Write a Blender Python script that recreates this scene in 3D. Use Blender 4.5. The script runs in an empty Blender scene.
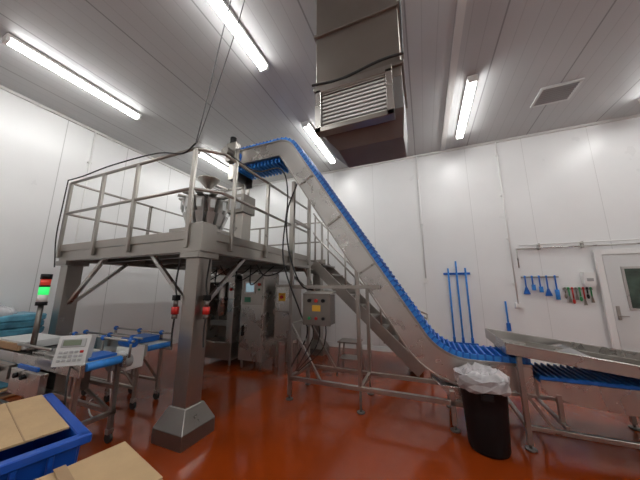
import bpy, bmesh, math, random
from mathutils import Vector, Matrix, Euler
random.seed(7)
V=Vector
scene=bpy.context.scene
scene.view_settings.view_transform='Standard'
# ------------------------------------------------------------------ materials
def mat(name,col,rough=.5,metal=0,noise=0,nscale=8,bump=0,bscale=60,emit=None,es=0,alpha=1,trans=0,coat=0,stretch=None,spec=.5):
    m=bpy.data.materials.new(name); m.use_nodes=True
    nt=m.node_tree; b=nt.nodes['Principled BSDF']
    b.inputs['Base Color'].default_value=(*col,1); b.inputs['Roughness'].default_value=rough
    b.inputs['Metallic'].default_value=metal; b.inputs['Alpha'].default_value=alpha
    b.inputs['Specular IOR Level'].default_value=spec
    b.inputs['Transmission Weight'].default_value=trans; b.inputs['Coat Weight'].default_value=coat
    if emit: b.inputs['Emission Color'].default_value=(*emit,1); b.inputs['Emission Strength'].default_value=es
    tc=nt.nodes.new('ShaderNodeTexCoord'); mp=nt.nodes.new('ShaderNodeMapping')
    nt.links.new(tc.outputs['Object'],mp.inputs[0])
    if stretch: mp.inputs['Scale'].default_value=stretch
    if noise:
        n=nt.nodes.new('ShaderNodeTexNoise'); n.inputs['Scale'].default_value=nscale; n.inputs['Detail'].default_value=5
        nt.links.new(mp.outputs[0],n.inputs['Vector'])
        r=nt.nodes.new('ShaderNodeValToRGB')
        r.color_ramp.elements[0].position=.3; r.color_ramp.elements[1].position=.7
        r.color_ramp.elements[0].color=(*[max(0,c*(1-noise)) for c in col],1)
        r.color_ramp.elements[1].color=(*[min(1,c*(1+noise)) for c in col],1)
        nt.links.new(n.outputs['Fac'],r.inputs[0]); nt.links.new(r.outputs[0],b.inputs['Base Color'])
        mr=nt.nodes.new('ShaderNodeMapRange'); mr.inputs[3].default_value=max(.03,rough-.08); mr.inputs[4].default_value=rough+.1
        nt.links.new(n.outputs['Fac'],mr.inputs[0]); nt.links.new(mr.outputs[0],b.inputs['Roughness'])
    if bump:
        n2=nt.nodes.new('ShaderNodeTexNoise'); n2.inputs['Scale'].default_value=bscale
        nt.links.new(mp.outputs[0],n2.inputs['Vector'])
        bp=nt.nodes.new('ShaderNodeBump'); bp.inputs['Strength'].default_value=bump; bp.inputs['Distance'].default_value=.01
        nt.links.new(n2.outputs['Fac'],bp.inputs['Height']); nt.links.new(bp.outputs[0],b.inputs['Normal'])
    return m
def panel_mat(name,col,axis,spacing,width,linecol,rough,rib=0):
    m=mat(name,col,rough,noise=.02,nscale=1.5); nt=m.node_tree; b=nt.nodes['Principled BSDF']
    src=b.inputs['Base Color'].links[0].from_socket
    geo=nt.nodes.new('ShaderNodeNewGeometry'); sp=nt.nodes.new('ShaderNodeSeparateXYZ')
    nt.links.new(geo.outputs['Position'],sp.inputs[0])
    def line(spc,w):
        d=nt.nodes.new('ShaderNodeMath'); d.operation='DIVIDE'; d.inputs[1].default_value=spc
        nt.links.new(sp.outputs[axis],d.inputs[0])
        f=nt.nodes.new('ShaderNodeMath'); f.operation='FRACT'; nt.links.new(d.outputs[0],f.inputs[0])
        l=nt.nodes.new('ShaderNodeMath'); l.operation='LESS_THAN'; l.inputs[1].default_value=w/spc
        nt.links.new(f.outputs[0],l.inputs[0]); return l.outputs[0]
    l=line(spacing,width)
    mx=nt.nodes.new('ShaderNodeMix'); mx.data_type='RGBA'
    nt.links.new(l,mx.inputs[0]); nt.links.new(src,mx.inputs[6]); mx.inputs[7].default_value=(*linecol,1)
    out=mx.outputs[2]
    if rib:
        l2=line(rib,.012); mu=nt.nodes.new('ShaderNodeMath'); mu.operation='MULTIPLY'; mu.inputs[1].default_value=.35
        nt.links.new(l2,mu.inputs[0])
        m2=nt.nodes.new('ShaderNodeMix'); m2.data_type='RGBA'
        nt.links.new(mu.outputs[0],m2.inputs[0]); nt.links.new(out,m2.inputs[6]); m2.inputs[7].default_value=(*linecol,1)
        out=m2.outputs[2]
    nt.links.new(out,b.inputs['Base Color']); return m
STEEL=mat('brushed_steel',(.36,.34,.31),.3,.95,noise=.05,nscale=3)
STEELD=mat('dark_steel',(.22,.205,.185),.36,.9,noise=.08,nscale=4)
STEELL=mat('light_steel',(.50,.485,.46),.27,.95,noise=.05,nscale=3)
GALV=mat('duct_steel',(.30,.28,.25),.32,.9,noise=.08,nscale=2)
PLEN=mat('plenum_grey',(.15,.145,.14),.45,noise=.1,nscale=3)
DECK=mat('deck_checker',(.20,.18,.16),.5,.7,noise=.2,nscale=20,bump=.3,bscale=40)
WALLM_X=panel_mat('wall_panel_x',(.80,.805,.80),0,1.15,.008,(.62,.62,.61),.3)
WALLM_Y=panel_mat('wall_panel_y',(.80,.805,.80),1,1.15,.012,(.5,.5,.49),.3)
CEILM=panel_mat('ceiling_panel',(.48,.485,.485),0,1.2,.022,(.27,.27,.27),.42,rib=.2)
FLOORM=mat('red_resin_floor',(.25,.036,.004),.12,noise=.12,nscale=1.6,bump=.03,bscale=90,coat=.1,spec=.5)
WHITE=mat('white_plastic',(.8,.8,.78),.4)
GREY=mat('grey_plastic',(.36,.37,.37),.45)
GREYL=mat('light_grey_plastic',(.6,.61,.6),.4)
BUCK=mat('bucket_steel',(.5,.49,.47),.3,.7)
BLUE=mat('blue_plastic',(.008,.12,.48),.4,noise=.1)
BLUEL=mat('blue_belt',(.025,.22,.64),.45,noise=.15,nscale=20)
BLUED=mat('blue_tote',(.004,.07,.40),.35,noise=.12,nscale=4)
BLACK=mat('black_plastic',(.006,.006,.007),.5,spec=.25)
RUBBER=mat('black_rubber',(.02,.02,.02),.6)
RED=mat('red_plastic',(.5,.02,.015),.35)
GREENH=mat('green_handle',(.02,.3,.1),.4)
REDL=mat('signal_red',(.5,.03,.02),.3,emit=(1,.1,.05),es=.2)
GREEN=mat('signal_green',(.02,.6,.12),.3,emit=(.05,1,.2),es=.8)
AMBER=mat('amber_plastic',(.7,.4,.03),.35)
CARD=mat('cardboard',(.47,.32,.17),.8,noise=.08,nscale=5,bump=.2,bscale=30)
CARDI=mat('cardboard_edge',(.34,.22,.12),.85)
GLASS=mat('dark_window_glass',(.05,.08,.06),.08,noise=.6,nscale=4)
SCREEN=mat('touch_screen',(.25,.4,.45),.2,emit=(.5,.7,.8),es=.35)
SCREENG=mat('lcd_green',(.18,.22,.15),.25)
LIGHTM=mat('lamp_diffuser',(1,1,1),.5,emit=(1,.995,.98),es=34)
BAG=mat('clear_bag',(.9,.87,.88),.2,alpha=.42,noise=.1,nscale=14)
TEAL=mat('teal_wrap',(.08,.27,.38),.3,noise=.5,nscale=6)
CABG=mat('grey_cable',(.12,.12,.12),.5)
# ------------------------------------------------------------------ builder
class B:
    def __init__(s,name): s.n=name; s.bm=bmesh.new(); s.m=[]
    def mi(s,m):
        if m not in s.m: s.m.append(m)
        return s.m.index(m)
    def _fin(s,vs,m,smooth=False):
        i=s.mi(m); fs=set()
        for v in vs:
            for f in v.link_faces: fs.add(f)
        for f in fs:
            f.material_index=i
            if smooth and len(f.verts)==4: f.smooth=True
    def box(s,c,size,m,rz=0,M=None):
        mt=Matrix.Translation(c)@(M if M else Matrix.Rotation(rz,4,'Z'))@Matrix.Diagonal((*size,1))
        r=bmesh.ops.create_cube(s.bm,size=1,matrix=mt); s._fin(r['verts'],m); return s
    def bx(s,x0,x1,y0,y1,z0,z1,m):
        return s.box(((x0+x1)/2,(y0+y1)/2,(z0+z1)/2),(abs(x1-x0),abs(y1-y0),abs(z1-z0)),m)
    def beam(s,p,q,w,h,m):
        p=V(p);q=V(q);d=q-p;L=d.length
        z=d.normalized(); up=V((0,0,1)) if abs(z.z)<.99 else V((0,1,0))
        x=up.cross(z).normalized(); y=z.cross(x)
        R=Matrix((x,y,z)).transposed().to_4x4()
        return s.box((p+q)/2,(w,h,L),m,M=R)
    def tube(s,p,q,r,m,r2=None,seg=12,caps=True):
        p=V(p);q=V(q);d=q-p
        if d.length<1e-6:return s
        R=d.to_track_quat('Z','Y').to_matrix().to_4x4()
        rr=bmesh.ops.create_cone(s.bm,cap_ends=caps,segments=seg,radius1=r,radius2=r if r2 is None else r2,depth=d.length,matrix=Matrix.Translation((p+q)/2)@R)
        s._fin(rr['verts'],m,True); return s
    def ball(s,c,r,m,sc=(1,1,1)):
        rr=bmesh.ops.create_uvsphere(s.bm,u_segments=12,v_segments=8,radius=r,matrix=Matrix.Translation(c)@Matrix.Diagonal((*sc,1)))
        i=s.mi(m)
        for v in rr['verts']:
            for f in v.link_faces: f.material_index=i; f.smooth=True
        return s
    def pipe(s,pts,r,m,seg=10):
        for a,b in zip(pts,pts[1:]): s.tube(a,b,r,m,seg=seg)
        for p in pts[1:-1]: s.ball(p,r,m)
        return s
    def cable(s,pts,r,m,n=8,seg=7):
        P=[V(p) for p in pts]; out=[]
        Q=[2*P[0]-P[1]]+P+[2*P[-1]-P[-2]]
        for i in range(1,len(Q)-2):
            for k in range(n):
                t=k/n
                out.append(.5*((2*Q[i])+(-Q[i-1]+Q[i+1])*t+(2*Q[i-1]-5*Q[i]+4*Q[i+1]-Q[i+2])*t*t+(-Q[i-1]+3*Q[i]-3*Q[i+1]+Q[i+2])*t**3))
        out.append(P[-1]); rings=[]
        for i,p in enumerate(out):
            d=(out[min(i+1,len(out)-1)]-out[max(i-1,0)]).normalized()
            up=V((0,0,1)) if abs(d.z)<.9 else V((1,0,0))
            x=up.cross(d).normalized(); y=d.cross(x)
            rings.append([s.bm.verts.new(p+x*math.cos(a)*r+y*math.sin(a)*r) for a in [2*math.pi*j/seg for j in range(seg)]])
        i=s.mi(m)
        for a,b in zip(rings,rings[1:]):
            for j in range(seg):
                f=s.bm.faces.new((a[j],a[(j+1)%seg],b[(j+1)%seg],b[j])); f.material_index=i; f.smooth=True
        return s
    def prism(s,prof,y0,y1,m,axis='Y'):
        def P(a,b,t): return (a,t,b) if axis=='Y' else ((t,a,b) if axis=='X' else (a,b,t))
        A=[s.bm.verts.new(P(a,b,y0)) for a,b in prof]; C=[s.bm.verts.new(P(a,b,y1)) for a,b in prof]
        fs=[s.bm.faces.new(A),s.bm.faces.new(C[::-1])]; n=len(prof)
        for i in range(n): fs.append(s.bm.faces.new((A[i],C[i],C[(i+1)%n],A[(i+1)%n])))
        i=s.mi(m)
        for f in fs: f.material_index=i
        bmesh.ops.recalc_face_normals(s.bm,faces=fs); return s
    def frustum(s,c0,s0,c1,s1,m,rz=0):
        vs=[]
        for (c,sz) in ((c0,s0),(c1,s1)):
            for dx,dy in ((-1,-1),(1,-1),(1,1),(-1,1)):
                x=dx*sz[0]/2; y=dy*sz[1]/2
                vs.append(s.bm.verts.new((c[0]+x*math.cos(rz)-y*math.sin(rz),c[1]+x*math.sin(rz)+y*math.cos(rz),c[2])))
        a=vs[:4]; b=vs[4:]
        fs=[s.bm.faces.new(a[::-1]),s.bm.faces.new(b)]
        for i in range(4): fs.append(s.bm.faces.new((a[i],a[(i+1)%4],b[(i+1)%4],b[i])))
        i=s.mi(m)
        for f in fs: f.material_index=i
        bmesh.ops.recalc_face_normals(s.bm,faces=fs); return s
    def lathe(s,c,prof,m,seg=28,jit=0):
        rings=[]
        for r,z in prof:
            rings.append([s.bm.verts.new((c[0]+(r+random.uniform(-jit,jit))*math.cos(2*math.pi*j/seg),c[1]+(r+random.uniform(-jit,jit))*math.sin(2*math.pi*j/seg),c[2]+z+random.uniform(-jit,jit))) for j in range(seg)])
        i=s.mi(m)
        for a,b in zip(rings,rings[1:]):
            for j in range(seg):
                f=s.bm.faces.new((a[j],a[(j+1)%seg],b[(j+1)%seg],b[j])); f.material_index=i; f.smooth=(jit==0)
        return s
    def done(s,bev=.004,rotz=None,at=None):
        me=bpy.data.meshes.new(s.n+'_mesh')
        if at is None:
            xs=[v.co for v in s.bm.verts]
            at=V(((min(v.x for v in xs)+max(v.x for v in xs))/2,(min(v.y for v in xs)+max(v.y for v in xs))/2,min(v.z for v in xs)))
        bmesh.ops.translate(s.bm,verts=s.bm.verts,vec=-V(at))
        s.bm.to_mesh(me); s.bm.free()
        for m in s.m: me.materials.append(m)
        o=bpy.data.objects.new(s.n,me); o.location=at
        if rotz: o.rotation_euler[2]=rotz
        scene.collection.objects.link(o)
        if bev:
            bv=o.modifiers.new('bevel','BEVEL'); bv.width=bev; bv.segments=1; bv.limit_method='ANGLE'; bv.angle_limit=math.radians(50)
        return o
# ------------------------------------------------------------------ room
XL,XR,YF,YB,H=-6.6,6.0,-3.2,6.67,5.0
B('floor').bx(XL-.2,XR+.2,YF-.2,YB+.2,-.2,0,FLOORM).done(0)
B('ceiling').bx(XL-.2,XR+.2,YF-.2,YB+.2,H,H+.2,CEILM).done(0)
B('wall_back').bx(XL-.2,XR+.2,YB,YB+.2,0,H,WALLM_X).done(0)
B('wall_front').bx(XL-.2,XR+.2,YF-.2,YF,0,H,WALLM_X).done(0)
B('wall_left').bx(XL-.2,XL,YF,YB,0,H,WALLM_Y).done(0)
B('wall_right').bx(XR,XR+.2,YF,YB,0,H,WALLM_Y).done(0)
cove=mat('cove_trim',(.62,.61,.59),.5)
B('baseboard_back').prism([(YB,0),(YB-.05,0),(YB-.012,.1),(YB,.1)],XL,XR,cove,axis='X').done(0)
B('baseboard_left').prism([(XL,0),(XL+.05,0),(XL+.012,.1),(XL,.1)],YF,YB-.05,cove,axis='Y').done(0)
B('trim_1').bx(XL,XR,YB-.04,YB,H-.05,H,cove).done(0)
B('trim_2').bx(XL,XL+.04,YF,YB-.04,H-.05,H,cove).done(0)
B('trim_3').bx(.62,.72,YF,YB-.04,H-.02,H,cove).done(0)
# ceiling lights
HL=H-.003
for x in (-5.14,-2.1,.98,4.0):
    for y0 in (-2.25,1.0,4.25):
        b=B('fluorescent_batten_light')
        b.bx(x-.08,x+.08,y0,y0+1.8,HL-.045,HL,WHITE)
        prof=[(x-.055,HL-.045),(x-.06,HL-.08),(x-.03,HL-.105),(x+.03,HL-.105),(x+.06,HL-.08),(x+.055,HL-.045)]
        b.prism(prof,y0+.04,y0+1.76,LIGHTM)
        b.bx(x-.07,x+.07,y0,y0+.04,HL-.11,HL-.045,WHITE); b.bx(x-.07,x+.07,y0+1.76,y0+1.8,HL-.11,HL-.045,WHITE)
        b.done(.003)
# ceiling vent
b=B('ceiling_vent'); vx,vy=2.43,5.28
b.bx(vx-.29,vx+.29,vy-.26,vy-.22,HL-.03,HL,GREYL);b.bx(vx-.29,vx+.29,vy+.22,vy+.26,HL-.03,HL,GREYL)
b.bx(vx-.29,vx-.25,vy-.22,vy+.22,HL-.03,HL,GREYL);b.bx(vx+.25,vx+.29,vy-.22,vy+.22,HL-.03,HL,GREYL)
b.bx(vx-.25,vx+.25,vy-.22,vy+.22,HL-.006,HL,GREY)
for i in range(8): b.box((vx,vy-.195+i*.056,HL-.02),(.5,.032,.004),GREY,M=Matrix.Rotation(-.35,4,'X'))
b.done(0)
# door
b=B('door_1'); YD=YB-.052
b.bx(3.13,3.23,YD-.05,YD,0,2.27,WHITE);b.bx(4.27,4.37,YD-.05,YD,0,2.27,WHITE);b.bx(3.23,4.27,YD-.05,YD,2.17,2.27,WHITE)
b.bx(3.24,4.26,YD-.035,YD-.002,.01,2.165,mat('door_skin',(.66,.67,.66),.4))
b.bx(3.24,4.26,YD-.042,YD-.035,.02,.35,STEEL)
b.bx(3.28,3.33,YD-.05,YD-.035,.95,1.2,STEEL); b.tube((3.3,YD-.08,1.02),(3.42,YD-.08,1.02),.01,STEEL); b.tube((3.3,YD-.08,1.02),(3.3,YD-.04,1.02),.01,STEEL)
b.done(.003)
b=B('window_1')
b.bx(3.46,4.04,YD-.052,YD-.037,1.13,1.93,STEELL); b.bx(3.5,4.0,YD-.056,YD-.053,1.17,1.89,GLASS)
b.bx(3.62,3.78,YD-.058,YD-.057,1.22,1.34,mat('warning_label',(.35,.3,.06),.5))
b.done(.002)
# wall conduits
b=B('wall_conduit'); b.tube((1.8,YB-.05,1.2),(1.8,YB-.05,H-.06),.013,WHITE)
for z in (1.6,2.6,3.6,4.6): b.bx(1.77,1.83,YB-.06,YB,z,z+.03,WHITE)
b.bx(1.75,1.85,YB-.06,YB,1.12,1.22,WHITE); b.done(0)
b=B('wall_conduit'); b.tube((.04,YB-.05,1.75),(.04,YB-.05,H-.06),.013,WHITE)
for z in (2.2,3.1,4.1): b.bx(.01,.07,YB-.06,YB,z,z+.03,WHITE)
b.bx(-.01,.09,YB-.06,YB,1.65,1.76,WHITE); b.done(0)
b=B('wall_pipe'); b.pipe([(1.9,YB-.06,1.95),(1.9,YB-.06,2.36),(XR-.05,YB-.06,2.36)],.014,STEELL); b.tube((1.95,YB-.06,2.44),(XR-.05,YB-.06,2.44),.012,WHITE)
for x in (2.3,3.0,4.4,5.2): b.bx(x-.015,x+.015,YB-.07,YB,2.33,2.46,STEEL)
b.done(0)
b=B('wall_conduit'); b.tube((XL+.05,2.75,.4),(XL+.05,2.75,H-.06),.015,WHITE)
for z in (1.5,3,4.2): b.bx(XL,XL+.06,2.72,2.78,z,z+.03,WHITE)
b.done(0)
# cleaning tools
b=B('wall_tool_rack'); b.bx(.43,.98,YB-.03,YB,1.83,1.88,BLUE)
for x in (.52,.7,.9): b.bx(x-.025,x+.025,YB-.06,YB-.03,1.83,1.87,BLUE)
b.done(.002)
for i,(x,w,z1) in enumerate(((.53,.08,1.98),(.7,.5,2.14),(.88,.1,1.98))):
    b=B('floor_squeegee'if w>.2 else 'long_handled_brush'); yy=YB-.1
    b.tube((x,yy,.42),(x,yy,z1),.02,BLUEL); b.tube((x,yy,.34),(x,yy,.46),.028,BLUE)
    if w>.2: b.bx(x-.26,x+.26,yy-.02,yy+.02,.31,.35,BLUE); b.bx(x-.26,x+.26,yy-.005,yy+.005,.26,.31,RUBBER)
    else: b.bx(x-.1,x+.1,yy-.03,yy+.03,.31,.35,BLUE); b.bx(x-.1,x+.1,yy-.025,yy+.025,.24,.31,BLUEL)
    b.done(.002)
b=B('hand_brush'); b.tube((1.58,YB-.04,.75),(1.58,YB-.04,1.25),.018,BLUEL); b.box((1.58,YB-.04,.72),(.07,.05,.16),BLUE); b.done(.003)
b=B('scraper_rack'); b.bx(1.92,2.55,YB-.025,YB,1.74,1.77,STEEL)
for i,x in enumerate((1.98,2.1,2.22,2.34,2.48)):
    zl=(1.55,1.6,1.56,1.52,1.5)[i]
    b.tube((x,YB-.045,1.77),(x,YB-.045,zl),.014,BLUE); b.ball((x,YB-.045,1.77),.02,BLUEL)
    if i in (0,3): b.frustum((x,YB-.045,zl-.15),(.12,.02),(x,YB-.045,zl),(.03,.03),BLUE)
    elif i==4: b.tube((x,YB-.045,zl),(x,YB-.045,zl-.2),.035,BLUEL)
    else: b.bx(x-.025,x+.025,YB-.065,YB-.03,zl-.12,zl,BLUE); b.bx(x-.03,x+.03,YB-.09,YB-.065,zl-.12,zl,BLUEL)
b.done(.002)
b=B('utensil_rack'); b.bx(2.58,3.04,YB-.025,YB,1.5,1.52,STEEL)
cols=[STEELD,GREENH,RED,STEELD,GREENH,RED,BLACK,GREENH]
for i,c in enumerate(cols):
    x=2.61+i*.056; zl=1.42-.05*(i%3); b.tube((x,YB-.035,1.53),(x,YB-.035,zl),.012,c); b.ball((x,YB-.035,1.53),.02,c)
    if i%2: b.frustum((x,YB-.035,zl-.12),(.05,.01),(x,YB-.035,zl),(.02,.01),STEELD)
    else: b.ball((x,YB-.035,zl-.05),.03,c,sc=(.8,.4,1.6))
b.done(0)
b=B('soap_dispenser'); b.bx(2.9,3.08,YB-.11,YB,1.62,1.84,WHITE); b.frustum((2.99,YB-.06,1.55),(.12,.08),(2.99,YB-.055,1.62),(.18,.11),WHITE); b.bx(2.94,3.04,YB-.115,YB-.11,1.66,1.72,GREY); b.done(.01)
# ------------------------------------------------------------------ suspended duct
b=B('suspended_air_duct'); x0,x1,y0,y1=-.93,-.06,2.15,2.75
b.bx(x0,x1,y0,y1,3.5,H-.003,GALV)
for z in (3.62,4.3): b.bx(x0-.025,x1+.025,y0-.025,y1+.025,z-.02,z+.02,GALV)
za,zb=3.05,3.52
b.bx(x0+.03,x0+.09,y0-.1,y0,za,zb,STEELL); b.bx(x1-.14,x1-.08,y0-.1,y0,za,zb,STEELL); b.bx(x0+.03,x1-.08,y0-.1,y0,zb-.03,zb+.04,STEEL); b.bx(x0+.03,x1-.08,y0-.1,y0,za,za+.05,STEEL)
b.bx(x0+.09,x1-.14,y0-.02,y0-.002,za,zb,GREY)
for i in range(10): b.box(((x0+x1)/2-.025,y0-.06,za+.075+i*.041),(x1-x0-.24,.034,.006),WHITE,M=Matrix.Rotation(1.15,4,'X'))
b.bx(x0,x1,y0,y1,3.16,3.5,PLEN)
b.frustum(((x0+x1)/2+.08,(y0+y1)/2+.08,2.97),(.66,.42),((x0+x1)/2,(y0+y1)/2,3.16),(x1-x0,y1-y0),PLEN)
b.cable([(x0-.03,y0-.04,3.66),(x0+.3,y0-.05,3.62),(x1-.2,y0-.05,3.68),(x1+.03,y0-.03,3.7)],.014,RUBBER)
b.cable([(x1+.02,y0-.03,3.7),(x1+.03,y0-.03,4.3),(x1+.03,y0-.03,H-.01)],.01,RUBBER)
b.done(.004)
# ------------------------------------------------------------------ mezzanine platform
PX0,PX1,PY0,PY1,PZ=-5.35,-2.32,2.08,6.0,2.15
b=B('mezzanine_platform')
b.bx(PX0,PX1,PY0,PY1,PZ-.04,PZ,DECK)
for y in (PY0+.05,PY1-.05): b.bx(PX0,PX1,y-.05,y+.05,PZ-.2,PZ-.04,STEEL)
for x in (PX0+.05,PX1-.05): b.bx(x-.05,x+.05,PY0+.1,PY1-.1,PZ-.2,PZ-.04,STEEL)
for i in range(1,6): y=PY0+i*(PY1-PY0)/6; b.bx(PX0+.1,PX1-.1,y-.03,y+.03,PZ-.16,PZ-.04,STEELD)
b.bx(PX0,PX1,PY0-.02,PY0,PZ-.05,PZ+.06,STEEL); b.bx(PX0-.008,PX0,PY0,PY1,PZ-.04,PZ+.06,STEEL); b.bx(PX0,PX1,PY1,PY1+.008,PZ-.04,PZ+.1,STEEL); b.bx(PX1,PX1+.02,PY0,4.9,PZ-.05,PZ+.06,STEEL)
cs=[(PX1-.14,PY0+.12),(PX0+.15,PY0+.12),(PX1-.14,PY1-.15),(PX0+.2,PY1-.15)]
for cx,cy in cs:
    b.bx(cx-.1,cx+.1,cy-.1,cy+.1,.2,PZ-.2,STEEL)
    b.bx(cx-.15,cx+.15,cy-.15,cy+.15,PZ-.27,PZ-.2,STEEL)
    b.frustum((cx,cy,.14),(.42,.42),(cx,cy,.32),(.24,.24),STEEL); b.bx(cx-.21,cx+.21,cy-.21,cy+.21,0,.14,STEELD)
    sx=-1 if cx>-4 else 1; sy=1 if cy<4 else -1
    b.beam((cx+sx*.08,cy,1.3),(cx+sx*.85,cy,PZ-.18),.05,.05,STEELL)
    b.beam((cx,cy+sy*.08,1.3),(cx,cy+sy*.8,PZ-.18),.05,.05,STEELL)
b.bx(PX1-.2,PX1+.025,PY0-.025,PY0+.2,PZ-.2,PZ+.14,STEEL)
def rail(b,pts_post,path,h=1.1):
    for (x,y) in pts_post: b.beam((x,y,PZ-.15),(x,y,PZ+h),.055,.04,STEEL)
    for dz in (h,h*.52): b.pipe([(x,y,PZ+dz) for x,y in path],.021,STEEL)
e=.03
rail(b,[(-2.52,PY0-.03),(-3.6,PY0-.03),(-4.4,PY0-.03),(PX0+e,PY0-.03)],[(-2.52,PY0-.03),(PX0+e,PY0-.03)])
rail(b,[(PX1+.03,2.52),(PX1+.03,3.3),(PX1+.03,4.1),(PX1+.01,4.93)],[(-2.52,PY0-.03),(PX1+.03,2.3),(PX1+.03,4.93)])
rail(b,[(PX0-.01,3.4),(PX0-.01,4.7),(PX0-.01,PY1-.03)],[(PX0+e,PY0-.01),(PX0-.01,PY1-.03),(PX1-.1,PY1+.01)])
rail(b,[(-4.4,PY1+.01),(-3.3,PY1+.01),(PX1-.1,PY1+.01)],[(PX1-.1,PY1+.01),(-5,PY1+.01)])
b.done(.004)
b=B('overhead_power_cable')
cp=(-2.48,PY0-.07,PZ+1.14)
b.cable([cp,(-2.3,1.97,3.9),(-2.1,1.9,4.5),(-1.93,1.85,H-.01)],.008,CABG)
b.cable([(cp[0]+.02,cp[1],cp[2]),(-2.15,1.95,3.9),(-1.83,1.86,4.5),(-1.62,1.8,H-.01)],.006,CABG)
b.cable([(PX0,PY0-.07,PZ+1.14),(-4.9,PY0-.07,PZ+1.14),(-4.2,PY0-.07,PZ+1.18),(-3.2,PY0-.07,PZ+1.16),(-2.7,PY0-.07,PZ+1.05),cp],.01,RUBBER)
b.cable([(PX0,PY0-.07,PZ+1.14),(PX0-.02,PY0-.07,PZ+.7),(PX0-.03,PY0-.07,PZ+.2),(PX0+.1,PY0-.07,PZ-.3)],.009,RUBBER)
b.done(0)
for xx,yy in ((PX1-.31,PY0+.0),(PX1+.03,PY0+.12)):
    b=B('air_hose_coupling'); b.tube((xx,yy,1.33),(xx,yy,1.25),.04,RED); b.tube((xx,yy,1.25),(xx,yy,1.2),.03,STEELD); b.tube((xx,yy,1.33),(xx,yy,1.4),.025,STEELD); b.bx(xx-.03,xx+.03,yy-.03,yy+.03,1.4,1.46,BLACK)
    b.cable([(xx,yy,1.45),(xx-.03,yy,1.6),(xx,yy,PZ-.28)],.01,RUBBER)
    b.cable([(xx,yy,1.2),(xx-.01,yy,1.05),(xx+.0,yy,.9)],.01,RUBBER)
    b.done(0)
# ------------------------------------------------------------------ stairs
b=B('access_staircase'); sx0,sz0,sx1=PX1+.09,PZ,-.15; sy0,sy1=5.03,5.85; n=10
for y in (sy0,sy1): b.beam((sx0,y,sz0-.1),(sx1,y,.08),.04,.2,STEEL)
for i in range(n):
    t=(i+.5)/n; x=sx0+(sx1-sx0)*t; z=sz0*(1-t); b.bx(x-.12,x+.12,sy0+.02,sy1-.02,z-.03,z,STEELD)
for y in (sy0,sy1):
    for t in (.02,.35,.68,.97):
        x=sx0+(sx1-sx0)*t; z=sz0*(1-t); b.tube((x,y,z-.05),(x,y,z+1.0),.02,STEEL)
    for dz in (1.0,.55):
        b.pipe([(sx0,y,sz0+dz+.05),(sx0+.1,y,sz0+dz-.1),(sx1-.05,y,.07+dz),(sx1+.15,y,dz)],.02,STEEL)
    b.tube((sx1+.15,y,0),(sx1+.15,y,1.0),.02,STEEL)
b.done(.002)
# ------------------------------------------------------------------ inclined elevator conveyor
def fillet(P,rads,n=8):
    out=[V(P[0])]
    for i in range(1,len(P)-1):
        p=V(P[i]);a=(V(P[i-1])-p).normalized();c=(V(P[i+1])-p).normalized()
        ang=a.angle(c); L=rads[i-1]/math.tan(ang/2)
        s=p+a*L;e=p+c*L; bis=(a+c).normalized(); o=p+bis*(rads[i-1]/math.sin(ang/2))
        v0=s-o;v1=e-o; tot=v0.angle(v1)
        for k in range(n+1):
            t=k/n; w=(math.sin((1-t)*tot)*v0+math.sin(t*tot)*v1)/math.sin(tot); out.append(o+w)
    out.append(V(P[-1])); return out
path=fillet([(-3.15,4.1),(-2.02,4.1),(.13,.74),(.98,.74)],[.35,.55])
def norm2(pts):
    N=[]
    for i in range(len(pts)):
        d=(pts[min(i+1,len(pts)-1)]-pts[max(i-1,0)]).normalized(); N.append(V((-d.y,d.x)))
    return N
N=norm2(path)
def band(b,lo,hi,y0,y1,m):
    i=b.mi(m); R=[]
    for p,n in zip(path,N):
        a=p+n*lo;c=p+n*hi
        R.append([b.bm.verts.new((a.x,y0,a.y)),b.bm.verts.new((c.x,y0,c.y)),b.bm.verts.new((c.x,y1,c.y)),b.bm.verts.new((a.x,y1,a.y))])
    fs=[b.bm.faces.new(R[0]),b.bm.faces.new(R[-1][::-1])]
    for A,C in zip(R,R[1:]):
        for j in range(4): fs.append(b.bm.faces.new((A[j],C[j],C[(j+1)%4],A[(j+1)%4])))
    for f in fs: f.material_index=i
    bmesh.ops.recalc_face_normals(b.bm,faces=fs)
def along(step):
    out=[];acc=0
    for i in range(len(path)-1):
        a,c=path[i],path[i+1];L=(c-a).length
        while acc<=L:
            t=acc/L; out.append((a.lerp(c,t),N[i].lerp(N[i+1],t).normalized())); acc+=step
        acc-=L
    return out
CY0,CY1=3.45,3.98
b=B('inclined_elevator_conveyor')
band(b,-.3,.0,CY0,CY0+.012,STEELL); band(b,-.3,.0,CY1-.012,CY1,STEELL)
band(b,-.3,-.28,CY0-.02,CY1+.02,STEEL)
band(b,-.02,-.005,CY0+.012,CY1-.012,BLUEL)
band(b,.0,.06,CY0+.02,CY0+.03,BLUEL); band(b,.0,.06,CY1-.03,CY1-.02,BLUEL)
band(b,-.02,.008,CY0-.015,CY0+.0,STEEL)
for p,n in along(.075):
    d=V((n.y,-n.x)); c=p+n*.035
    R=Matrix(((d.x,0,n.x),(0,1,0),(d.y,0,n.y))).to_4x4()
    b.box((c.x,(CY0+CY1)/2,c.y),(.022,CY1-CY0-.02,.075),BLUE,M=R)
for i in range(15): x=-3.12+i*.075; b.bx(x-.011,x+.011,CY0+.04,CY1-.04,3.71,3.79,BLUEL)
b.bx(-3.15,-2.1,CY0+.03,CY1-.03,3.785,3.795,BLUE)
b.tube((-3.15,CY0-.03,3.96),(-3.15,CY1+.03,3.96),.13,BLUE,seg=20); b.tube((-3.15,CY0-.05,3.96),(-3.15,CY1+.05,3.96),.03,STEELD)
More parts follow.
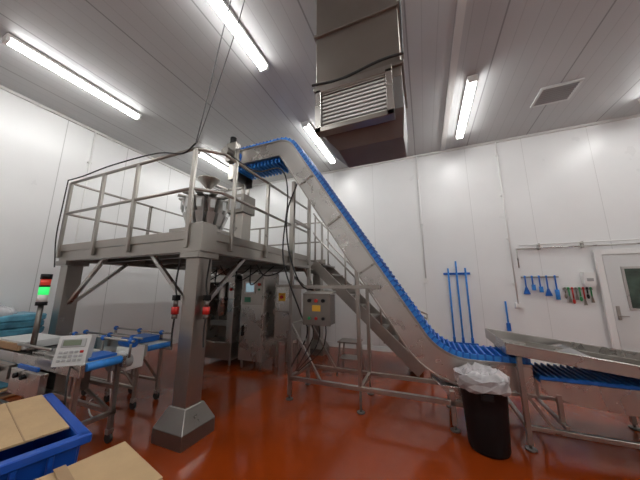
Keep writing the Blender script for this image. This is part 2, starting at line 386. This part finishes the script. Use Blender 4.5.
b.tube((-3.15,CY0-.3,3.96),(-3.15,CY0-.03,3.96),.08,STEELD,seg=16); b.bx(-3.26,-3.04,CY0-.15,CY0-.02,3.84,4.2,STEELD); b.tube((-3.15,CY0-.1,4.2),(-3.15,CY0-.1,4.32),.06,BLACK)
b.bx(-3.32,-3.3,CY0,CY1,3.55,4.2,STEEL); b.bx(-3.3,-3.15,CY0,CY0+.012,3.55,4.25,STEEL); b.bx(-3.3,-3.15,CY1-.012,CY1,3.55,4.25,STEEL)
for t in (.2,.45,.7):
    p=path[9].lerp(path[10],t); n=N[10]; a=p; c=p-n*.3
    b.beam((a.x,CY0-.006,a.y),(c.x,CY0-.006,c.y),.012,.03,STEEL)
    for q in (.06,.24):
        r=p-n*q; b.tube((r.x,CY0-.02,r.y),(r.x,CY0,r.y),.012,STEELD,seg=8)
b.prism([(.0,.52),(.2,.3),(.62,.28),(.74,.44),(.1,.44)],CY0-.02,CY1+.02,STEELL)
yN,yR=CY0-.04,CY1+.04
for y in (yN,yR):
    b.beam((-1.87,y,.06),(-1.87,y,3.25),.05,.05,STEEL)
    b.beam((-.85,y,.28),(-.85,y,1.75),.045,.045,STEEL)
    b.beam((.2,y,.06),(.2,y,.4),.05,.05,STEEL)
    b.beam((-1.87,y,.28),(.3,y,.28),.05,.05,STEEL)
    b.beam((-1.87,y,1.55),(-.55,y,1.55),.05,.05,STEEL)
    b.beam((-1.87,y,1.02),(-1.4,y,.3),.035,.035,STEEL)
    for x in (-1.87,-.85,.2): b.tube((x,y,.0),(x,y,.015),.05,STEELD); b.tube((x,y,0),(x,y,.28),.014,STEELD)
for x,z in ((-1.87,.28),(-1.87,1.0),(-1.87,2.6),(-.85,.28),(-.85,1.55),(.2,.28),(-1.87,1.9)): b.beam((x,yN,z),(x,yR,z),.045,.045,STEEL)
b.cable([(-1.8,yN-.02,3.2),(-1.95,yN-.06,2.7),(-1.9,yN-.06,2.1),(-1.7,yN-.05,1.6),(-1.52,yN+.03,1.5)],.013,RUBBER)
b.cable([(-3.1,CY0-.2,3.9),(-2.6,yN-.05,3.55),(-2.1,yN-.05,3.5),(-1.95,yN-.05,3.0),(-2.0,yN-.06,2.0),(-1.7,yN-.05,1.2),(-1.6,yN,.9),(-1.87,yN,.4)],.012,RUBBER)
b.done(.002)
# control panel
b=B('conveyor_control_panel'); px0,px1=-1.55,-1.17; py=yN-.03
b.bx(px0,px1,py-.2,py,1.06,1.45,STEELD); b.bx(px0-.01,px1+.01,py-.21,py-.2,1.05,1.46,STEELD)
b.prism([(py-.23,1.46),(py,1.5),(py,1.46)],px0-.02,px1+.02,STEEL,axis='X')
for i,c in enumerate((BLACK,RED,BLACK)): b.tube((px0+.09+i*.1,py-.21,1.37),(px0+.09+i*.1,py-.24,1.37),.024,c)
b.bx(px0+.13,px1-.13,py-.216,py-.21,1.23,1.31,AMBER)
for i,c in enumerate((GREENH,RED,BLACK)): b.tube((px0+.09+i*.1,py-.21,1.14),(px0+.09+i*.1,py-.235,1.14),.02,c)
for i in range(3): b.cable([(px0+.08+i*.1,py-.1,1.06),(px0+.1+i*.09,py-.1,.9),(px0-.0+i*.1,py-.09,.7),(px0-.2+i*.02,py-.03,.4)],.009,RUBBER)
b.done(.004)
b=B('step_stool')
for dx in (-.16,.16):
    for dy in (-.14,.14): b.beam((-1.35+dx*1.3,4.75+dy*1.3,0),(-1.35+dx,4.75+dy,.55),.025,.025,STEEL)
b.bx(-1.55,-1.15,4.58,4.92,.55,.58,STEEL); b.bx(-1.53,-1.17,4.6,4.9,.27,.29,STEEL); b.done(.003)
# ------------------------------------------------------------------ multihead weigher on deck
b=B('multihead_weigher'); wx,wy=-4.12,3.75; P1=PZ+.002; k=.86
for dx in (-.42,.42):
    for dy in (-.42,.42): b.beam((wx+dx,wy+dy,P1),(wx+dx,wy+dy,2.62),.06,.06,STEEL)
for dy in (-.42,.42): b.beam((wx-.45,wy+dy,2.64),(wx+.45,wy+dy,2.64),.06,.06,STEEL)
for dx in (-.42,.42): b.beam((wx+dx,wy-.42,2.64),(wx+dx,wy+.42,2.64),.06,.06,STEEL)
b.lathe((wx,wy,0),[(.08,PZ+.02),(.1,2.35),(.36,2.65),(.38,2.68)],STEEL)
b.lathe((wx,wy,0),[(.0,2.68),(.26,2.68),(.26,3.36),(.3,3.38),(.0,3.46)],STEELD)
for i in range(12):
    a=2*math.pi*i/12; c,s_=math.cos(a)*k,math.sin(a)*k
    b.frustum((wx+.36*c,wy+.36*s_,2.76),(.07,.11),(wx+.42*c,wy+.42*s_,3.0),(.13,.165),BUCK,rz=a)
    b.frustum((wx+.38*c,wy+.38*s_,3.02),(.08,.11),(wx+.45*c,wy+.45*s_,3.28),(.15,.165),BUCK,rz=a)
    b.box((wx+.44*c,wy+.44*s_,3.34),(.34,.12,.03),STEEL,rz=a)
    b.box((wx+.55*c,wy+.55*s_,3.15),(.015,.09,.17),GREYL,rz=a)
b.lathe((wx,wy,0),[(.05,3.62),(.22,3.8),(.23,3.82),(.22,3.79),(.04,3.6)],STEEL)
for dx in (-.56,.56):
    b.beam((wx+dx,wy+.6,P1),(wx+dx,wy+.6,3.82),.05,.05,STEEL)
b.beam((wx-.56,wy+.6,3.8),(wx+.56,wy+.6,3.8),.05,.05,STEEL); b.beam((wx,wy+.6,3.8),(wx,wy+.18,3.77),.04,.04,STEEL)
b.done(.003)
b=B('weigher_control_pedestal'); b.bx(-3.28,-3.0,3.55,3.8,P1,2.9,STEEL); b.bx(-3.32,-2.96,3.5,3.85,2.9,3.25,STEELD); b.bx(-3.27,-3.01,3.49,3.5,2.96,3.18,GREY)
b.beam((-3.14,3.7,3.25),(-3.14,3.7,3.52),.06,.06,STEEL); b.done(.005)
# ------------------------------------------------------------------ bagger below deck
b=B('vertical_form_fill_bagger')
for x in (-4.45,-3.75):
    for y in (4.3,5.1): b.tube((x,y,0),(x,y,.12),.03,STEELD)
b.bx(-4.55,-3.65,4.2,5.2,.12,.45,STEEL); b.bx(-4.55,-4.4,4.2,5.2,.45,1.8,STEELL); b.bx(-3.8,-3.65,4.2,5.2,.45,1.8,STEELL); b.bx(-4.4,-3.8,4.6,5.2,.45,1.8,STEELD)
b.bx(-4.55,-3.65,4.25,5.2,1.65,1.8,STEELL)
b.tube((-4.1,4.38,.95),(-4.1,4.38,1.8),.09,STEELL,seg=20); b.lathe((-4.1,4.38,0),[(.1,1.78),(.2,1.92)],STEELL)
b.bx(-4.35,-3.85,4.3,4.42,.75,.85,STEEL); b.tube((-4.35,4.35,1.3),(-3.85,4.35,1.3),.03,RUBBER)
b.tube((-4.4,5.4,1.0),(-3.8,5.4,1.0),.2,WHITE,seg=24); b.beam((-4.45,5.2,1.0),(-4.45,5.45,1.0),.04,.04,STEEL); b.beam((-3.75,5.2,1.0),(-3.75,5.45,1.0),.04,.04,STEEL)
b.tube((-3.72,4.2,1.5),(-3.72,4.16,1.5),.03,RED)
b.done(.005)
b=B('bagger_control_cabinet')
b.bx(-3.5,-2.95,4.25,4.8,.15,1.85,STEELL); b.bx(-3.47,-2.98,4.235,4.25,.2,1.15,STEELL); b.bx(-3.47,-2.98,4.235,4.25,1.2,1.8,STEEL)
b.bx(-3.4,-3.14,4.22,4.235,1.42,1.66,WHITE); b.bx(-3.37,-3.17,4.215,4.22,1.45,1.63,SCREEN)
b.tube((-3.05,4.235,1.6),(-3.05,4.2,1.6),.03,RED); b.tube((-3.05,4.235,1.5),(-3.05,4.205,1.5),.02,GREENH); b.bx(-3.42,-3.39,4.2,4.235,.6,.8,BLACK)
b.bx(-3.4,-3.25,4.228,4.235,1.25,1.35,mat('green_panel',(.05,.25,.15),.4))
for x in (-3.45,-3.0):
    for y in (4.3,4.75): b.tube((x,y,0),(x,y,.15),.025,STEELD)
b.bx(-2.85,-2.5,4.5,5.0,.5,1.6,STEEL); b.bx(-2.83,-2.52,4.49,4.5,.55,1.05,STEELL);b.bx(-2.83,-2.52,4.49,4.5,1.08,1.55,STEELL)
for y in (4.55,4.92): b.bx(-2.83,-2.79,y,y+.05,0,.5,STEEL); b.bx(-2.56,-2.52,y,y+.05,0,.5,STEEL)
b.bx(-2.96,-2.84,4.6,4.7,1.0,1.1,STEEL)
b.tube((-2.68,4.49,1.35),(-2.68,4.45,1.35),.035,RED); b.bx(-2.76,-2.6,4.485,4.49,1.27,1.43,AMBER)
b.done(.005)
b=B('cable_bundle')
for i in range(7):
    x=-4.3+i*.27; b.cable([(x,3.6+.1*(i%3),PZ-.21),(x+.1,3.7,1.75-.08*(i%3)),(x+.25,3.9,1.8),(x+.3,4.1,PZ-.21)],.012,RUBBER)
b.done(0)
# ------------------------------------------------------------------ outfeed conveyor
def feet_leg(b,x,y,z,m=STEEL,caster=False):
    b.beam((x,y,.05 if not caster else .12),(x,y,z),.04,.04,m)
    if caster: b.tube((x,y-.015,.05),(x,y+.015,.05),.05,RUBBER,seg=16); b.bx(x-.03,x+.03,y-.025,y+.025,.08,.13,STEELL)
    else: b.tube((x,y,0),(x,y,.02),.04,STEELD); b.tube((x,y,0),(x,y,.1),.012,STEELD)
b=B('outfeed_belt_conveyor'); z=.78; a0,a1,b0,b1=-4.9,-3.42,2.35,2.72
b.bx(a0,a1,b0,b0+.015,z-.12,z+.03,STEELL); b.bx(a0,a1,b1-.015,b1,z-.12,z+.03,STEELL)
b.bx(a0+.02,a1-.02,b0+.02,b1-.02,z-.06,z,WHITE); b.tube((a1-.02,b0+.02,z-.03),(a1-.02,b1-.02,z-.03),.035,BLUEL); b.tube((a0+.02,b0+.02,z-.03),(a0+.02,b1-.02,z-.03),.035,BLUEL)
for x in (-4.8,-4.2,-3.7):
    for y in (b0-.02,b1+.02): b.beam((x,y,z-.05),(x,y,z+.12),.03,.03,STEEL); b.ball((x,y,z+.1),.035,BLUE)
b.tube((-4.85,b0-.02,z+.1),(-3.5,b0-.02,z+.1),.014,STEEL); b.tube((-4.85,b1+.02,z+.1),(-3.5,b1+.02,z+.1),.014,STEEL)
b.bx(-4.0,-3.65,b0+.04,b1-.04,z+.01,z+.08,BLUE)
b.bx(-3.7,-3.46,b0-.2,b0,z-.24,z+.02,WHITE); b.tube((-3.56,b0-.16,z-.1),(-3.56,b0-.32,z-.1),.08,GREYL,seg=18); b.tube((-3.46,b0-.14,z+.07),(-3.7,b0-.14,z+.07),.055,BLUE,seg=16)
b.bx(-4.5,-4.3,b0-.12,b0,z-.35,z-.12,WHITE); b.tube((-4.4,b0-.12,z-.2),(-4.4,b0-.15,z-.2),.03,RED)
for x in (-4.7,-4.15,-3.6):
    for y in (b0+.03,b1-.03): feet_leg(b,x,y,z-.1,caster=True)
for y in (b0+.03,b1-.03): b.beam((-4.7,y,.25),(-3.6,y,.25),.035,.035,STEEL); b.beam((-4.15,y,z-.15),(-3.6,y,.25),.025,.025,STEEL)
b.cable([(-3.56,b0-.3,.62),(-3.45,b0-.35,.4),(-3.5,b0-.3,.1),(-3.8,b0-.3,.012),(-4.3,b0-.1,.012),(-4.5,b0+.1,.012)],.009,WHITE)
b.done(.003)
# ------------------------------------------------------------------ checkweigher
b=B('checkweigher'); c0,c1,d0,d1=-4.9,-3.0,1.46,1.86
b.bx(c0,c1,d0,d0+.04,.72,.83,STEELL); b.bx(c0,c1,d1-.04,d1,.72,.83,STEELL)
b.bx(c0+.02,-4.1,d0+.05,d1-.05,.77,.85,RUBBER); b.bx(-4.06,-3.6,d0+.05,d1-.05,.77,.85,STEELL); b.bx(-3.56,c1-.02,d0+.05,d1-.05,.77,.84,GREY)
b.bx(-3.3,-3.04,d0+.08,d1-.08,.842,.87,BLUE)
b.bx(-4.9,-4.2,d0+.02,d1-.02,.86,.94,GREYL); b.bx(-4.86,-4.24,d0-.01,d0+.02,.85,.92,CARDI)
b.tube((c1-.02,d0+.05,.8),(c1-.02,d1-.05,.8),.04,BLUEL)
b.bx(-4.8,-4.2,d0-.06,d0,.58,.72,STEEL); b.bx(-4.1,-3.5,d0-.07,d0-.01,.48,.71,STEELL); b.bx(-3.95,-3.55,d0-.08,d0-.06,.73,.77,BLUE)
b.bx(-4.1,-3.5,d0+.05,d1-.05,.45,.7,STEELD)
for x in (-4.8,-3.9,-3.08):
    for y in (d0+.03,d1-.03): feet_leg(b,x,y,.78,caster=(x>-3.5))
for y in (d0+.03,d1-.03):
    b.beam((-4.8,y,.28),(c1-.08,y,.28),.04,.04,STEEL); b.beam((-4.8,y,.52),(c1-.08,y,.52),.04,.04,STEEL); b.beam((-3.9,y,.52),(-3.1,y,.28),.03,.03,STEEL)
for x in (-4.8,-3.9,-3.08): b.beam((x,d0,.28),(x,d1,.28),.04,.04,STEEL)
for x in (-4.6,-4.4,-3.95,-3.8): b.tube((x,d0-.06,.66),(x,d0-.1,.66),.025,BLACK)
b.tube((-3.3,d1,.7),(-3.3,d1+.22,.7),.07,GREY,seg=16)
b.tube((-4.2,d1+.02,.97),(-2.95,d1+.02,.97),.014,STEEL); b.tube((-4.2,d0-.02,.93),(-3.5,d0-.02,.93),.014,STEEL)
for x in (-4.1,-3.5,-3.0): b.tube((x,d1+.02,.8),(x,d1+.02,.97),.012,STEEL); b.ball((x,d1+.02,.97),.03,BLUE)
T=Matrix.Rotation(math.radians(40),4,'Z')@Matrix.Rotation(math.radians(-14),4,'X')
IC=V((-3.18,1.48,.945))
def loc(p): return IC+T.to_3x3()@V(p)
b.box(loc((0,0,0)),(.25,.1,.27),GREYL,M=T); b.box(loc((0,-.053,.065)),(.19,.01,.075),GREY,M=T); b.box(loc((-.01,-.059,.068)),(.14,.006,.05),SCREENG,M=T)
for i in range(5):
    for j in range(3): b.box(loc((-.08+i*.04,-.054,-.015-j*.036)),(.028,.01,.022),RED if (i,j)==(4,0) else GREY,M=T)
b.beam((-3.18,1.5,.85),(-3.18,1.5,.3),.04,.04,STEEL)
b.cable([(-3.2,1.48,.84),(-3.05,1.4,.7),(-3.02,1.4,.4),(-3.2,1.42,.1),(-3.5,1.4,.02)],.008,RUBBER)
b.done(.006)
b=B('signal_tower_light'); tx,ty=-4.13,1.53
b.tube((tx,ty,.86),(tx,ty,1.34),.026,STEELD); b.tube((tx,ty,.86),(tx,ty,.88),.045,STEELD)
b.tube((tx,ty,1.34),(tx,ty,1.38),.05,BLACK,seg=20); b.tube((tx,ty,1.38),(tx,ty,1.46),.045,WHITE,seg=20); b.tube((tx,ty,1.46),(tx,ty,1.55),.045,GREEN,seg=20); b.tube((tx,ty,1.55),(tx,ty,1.57),.047,BLACK,seg=20)
b.tube((tx,ty,1.57),(tx,ty,1.64),.045,REDL,seg=20); b.tube((tx,ty,1.64),(tx,ty,1.7),.05,BLACK,seg=20)
b.done(0)
b=B('wrapped_film_pallet')
b.bx(-6.45,-5.6,1.3,2.2,.0,.14,CARD)
for i in range(10):
    z=.14+i*.1; j=.03
    b.frustum((-6.02+random.uniform(-j,j),1.75,z),(.8+random.uniform(-j,j),.85),(-6.02,1.75+random.uniform(-j,j),z+.1),(.78+random.uniform(-j,j),.83),TEAL)
for q in range(5): b.ball((-6.2+.09*q,1.55+.1*(q%3),1.15),.22,TEAL if q%2 else BAG,sc=(1,1,.6+.15*(q%2)))
b.done(.02)
# ------------------------------------------------------------------ blue tote + cardboard
rz=math.radians(-12)
def tote(name,cx,cy,L,W,Hh,m):
    b=B(name); t=.03
    b.frustum((0,0,.0),(L*.9,W*.9),(0,0,.04),(L*.91,W*.91),m)
    for sx in (-1,1):
        b.prism([(sx*L*.45,.02),(sx*(L*.45-t),.02),(sx*(L/2-t),Hh),(sx*L/2,Hh)],-W*.47,W*.47,m)
        b.prism([(sx*W*.45,.02),(sx*(W*.45-t),.02),(sx*(W/2-t),Hh),(sx*W/2,Hh)],-L*.47,L*.47,m,axis='X')
        b.bx(sx*L/2-.03,sx*L/2+.03,-W/2-.03,W/2+.03,Hh-.04,Hh+.01,m); b.bx(-L/2,L/2,sx*W/2-.03,sx*W/2+.03,Hh-.04,Hh+.01,m)
        for k in (-.3,-.1,.1,.3): b.prism([(sx*(L*.455),.06),(sx*(L*.455+.03),.06),(sx*(L/2+.02),Hh-.04),(sx*L/2,Hh-.04)],k*W-.015,k*W+.015,m); b.prism([(sx*(W*.455),.06),(sx*(W*.455+.03),.06),(sx*(W/2+.02),Hh-.04),(sx*W/2,Hh-.04)],k*L-.015,k*L+.015,m,axis='X')
    o=b.done(.006,at=V((0,0,0))); o.location=(cx,cy,0); o.rotation_euler[2]=rz; return o
tote('blue_plastic_tote',-2.6,.83,1.02,.7,.64,BLUED)
b=B('cardboard_sheet')
b.box((0,0,0),(.86,.54,.012),CARD); b.box((0,.08,.007),(.86,.006,.003),CARDI)
b.box((.0,-.3,.018),(.84,.1,.008),CARD,M=Matrix.Rotation(-.25,4,'X'))
o=b.done(0,at=V((0,0,0))); o.location=(-2.66,.88,.66); o.rotation_euler[2]=rz
b=B('cardboard_box'); L,W,Hh=.52,.6,.56
for sx in (-1,1): b.bx(sx*L/2-.005,sx*L/2+.005,-W/2,W/2,0,Hh,CARD); b.bx(-L/2,L/2,sx*W/2-.005,sx*W/2+.005,0,Hh,CARD)
b.bx(-L/2,L/2,-W/2,W/2,0,.01,CARD)
b.box((0,W/4,Hh+.012),(L+.01,W/2-.004,.006),CARD,M=Matrix.Rotation(.03,4,'X')); b.box((0,-W/4,Hh+.012),(L+.01,W/2-.004,.006),CARD,M=Matrix.Rotation(-.03,4,'X'))
b.box((0,0,Hh+.024),(L+.01,.05,.002),CARDI)
o=b.done(.002,at=V((0,0,0))); a=math.radians(-13); o.rotation_euler[2]=a; o.location=(-1.655,.85,0)
# ------------------------------------------------------------------ waste bin
b=B('waste_bin'); c=(.47,3.19,0)
b.lathe(c,[(0,.005),(.165,.005),(.175,.03),(.192,.35),(.208,.6),(.22,.6),(.22,.63),(.2,.63),(.185,.35),(.15,.05),(0,.05)],BLACK)
b.bx(c[0]-.05,c[0]+.05,c[1]-.22,c[1]-.19,.5,.55,BLACK)
b.lathe(c,[(.222,.56),(.24,.59),(.235,.64),(.235,.68),(.2,.69),(.15,.73),(.1,.69),(.06,.7),(.0,.66)],BAG,seg=22,jit=.02)
b.done(0)
# ------------------------------------------------------------------ infeed sorting table
b=B('vibratory_infeed_table')
tx0,tx1,ty0,ty1=.74,3.3,3.3,4.28
sl=-.12
def tz(x): return .93+sl*(x-tx0)
Ms=lambda: Matrix.Rotation(math.atan(-sl),4,'Y')
xm=(tx0+tx1)/2; zm=tz(xm); Ln=(tx1-tx0)/math.cos(math.atan(sl))
b.box((xm,(ty0+ty1)/2,zm-.06),(Ln,ty1-ty0,.01),STEELL,M=Ms())
b.box((xm,ty0,zm-.01),(Ln,.012,.11),STEELL,M=Ms()); b.box((xm,ty1,zm-.01),(Ln,.012,.11),STEELL,M=Ms())
b.box((xm,ty0-.015,zm+.045),(Ln,.04,.012),STEELL,M=Ms()); b.box((xm,ty1+.015,zm+.045),(Ln,.04,.012),STEELL,M=Ms())
b.bx(tx0-.006,tx0+.006,ty0,ty1,tz(tx0)-.07,tz(tx0)+.05,STEELL); b.bx(tx1-.006,tx1+.006,ty0,ty1,tz(tx1)-.07,tz(tx1)+.05,STEELL)
b.box((xm+.1,(ty0+ty1)/2+.18,zm-.03),(Ln*.8,.012,.05),STEEL,M=Ms())
b.prism([(1.3,tz(1.3)-.05),(1.5,tz(1.5)+.02),(1.7,tz(1.7)-.05)],ty0+.1,ty1-.1,STEELL)
for x in (.84,2.05,3.2):
    for y in (3.32,4.22):
        b.beam((x,y,.05),(x,y,tz(x)-.07),.045,.045,STEEL); b.tube((x,y,0),(x,y,.02),.05,STEELD); b.tube((x,y,0),(x,y,.1),.013,STEELD)
for y in (3.32,4.22): b.beam((.84,y,.2),(3.2,y,.2),.04,.04,STEEL); b.beam((.84,y,.53),(1.05,y,.2),.03,.03,STEEL)
for x in (.84,2.05,3.2): b.beam((x,3.32,.2),(x,4.22,.2),.04,.04,STEEL)
b.done(.003)
b=B('infeed_belt_conveyor'); z0=.62
for y in (3.42,4.02): b.prism([(1.02,z0),(1.02,z0-.12),(1.3,z0-.2),(2.0,z0-.24),(2.3,z0-.2),(2.3,z0)],y-.008,y+.008,STEELL)
b.bx(1.02,1.9,3.43,4.01,z0-.03,z0-.02,BLUEL)
x=1.04
while x<2.25: b.bx(x,x+.02,3.44,4.0,z0-.03,z0+.035,BLUEL); x+=.06
b.bx(1.02,2.28,3.425,3.433,z0-.0,z0+.03,BLUE)
b.tube((1.85,3.3,z0-.13),(1.85,3.4,z0-.13),.08,STEELL,seg=20); b.bx(1.1,1.12,3.43,4.01,z0-.12,z0-.02,STEEL)
for x in (1.15,1.95): b.beam((x,3.42,.24),(x,3.42,z0-.12),.04,.04,STEEL); b.beam((x,4.02,.24),(x,4.02,z0-.12),.04,.04,STEEL); b.beam((x,3.32,.24),(x,4.2,.24),.035,.035,STEEL)
b.done(.003)
# ------------------------------------------------------------------ camera, world
w=bpy.data.worlds.new('world'); scene.world=w; w.use_nodes=True; w.node_tree.nodes['Background'].inputs[0].default_value=(.5,.5,.5,1); w.node_tree.nodes['Background'].inputs[1].default_value=.1
cam=bpy.data.cameras.new('camera'); co=bpy.data.objects.new('camera',cam); scene.collection.objects.link(co); scene.camera=co
cam.sensor_width=36; cam.lens=14.06; cam.clip_start=.02
co.location=(0,0,1.55); co.rotation_euler=(math.radians(90+10.65),0,math.radians(22.4))
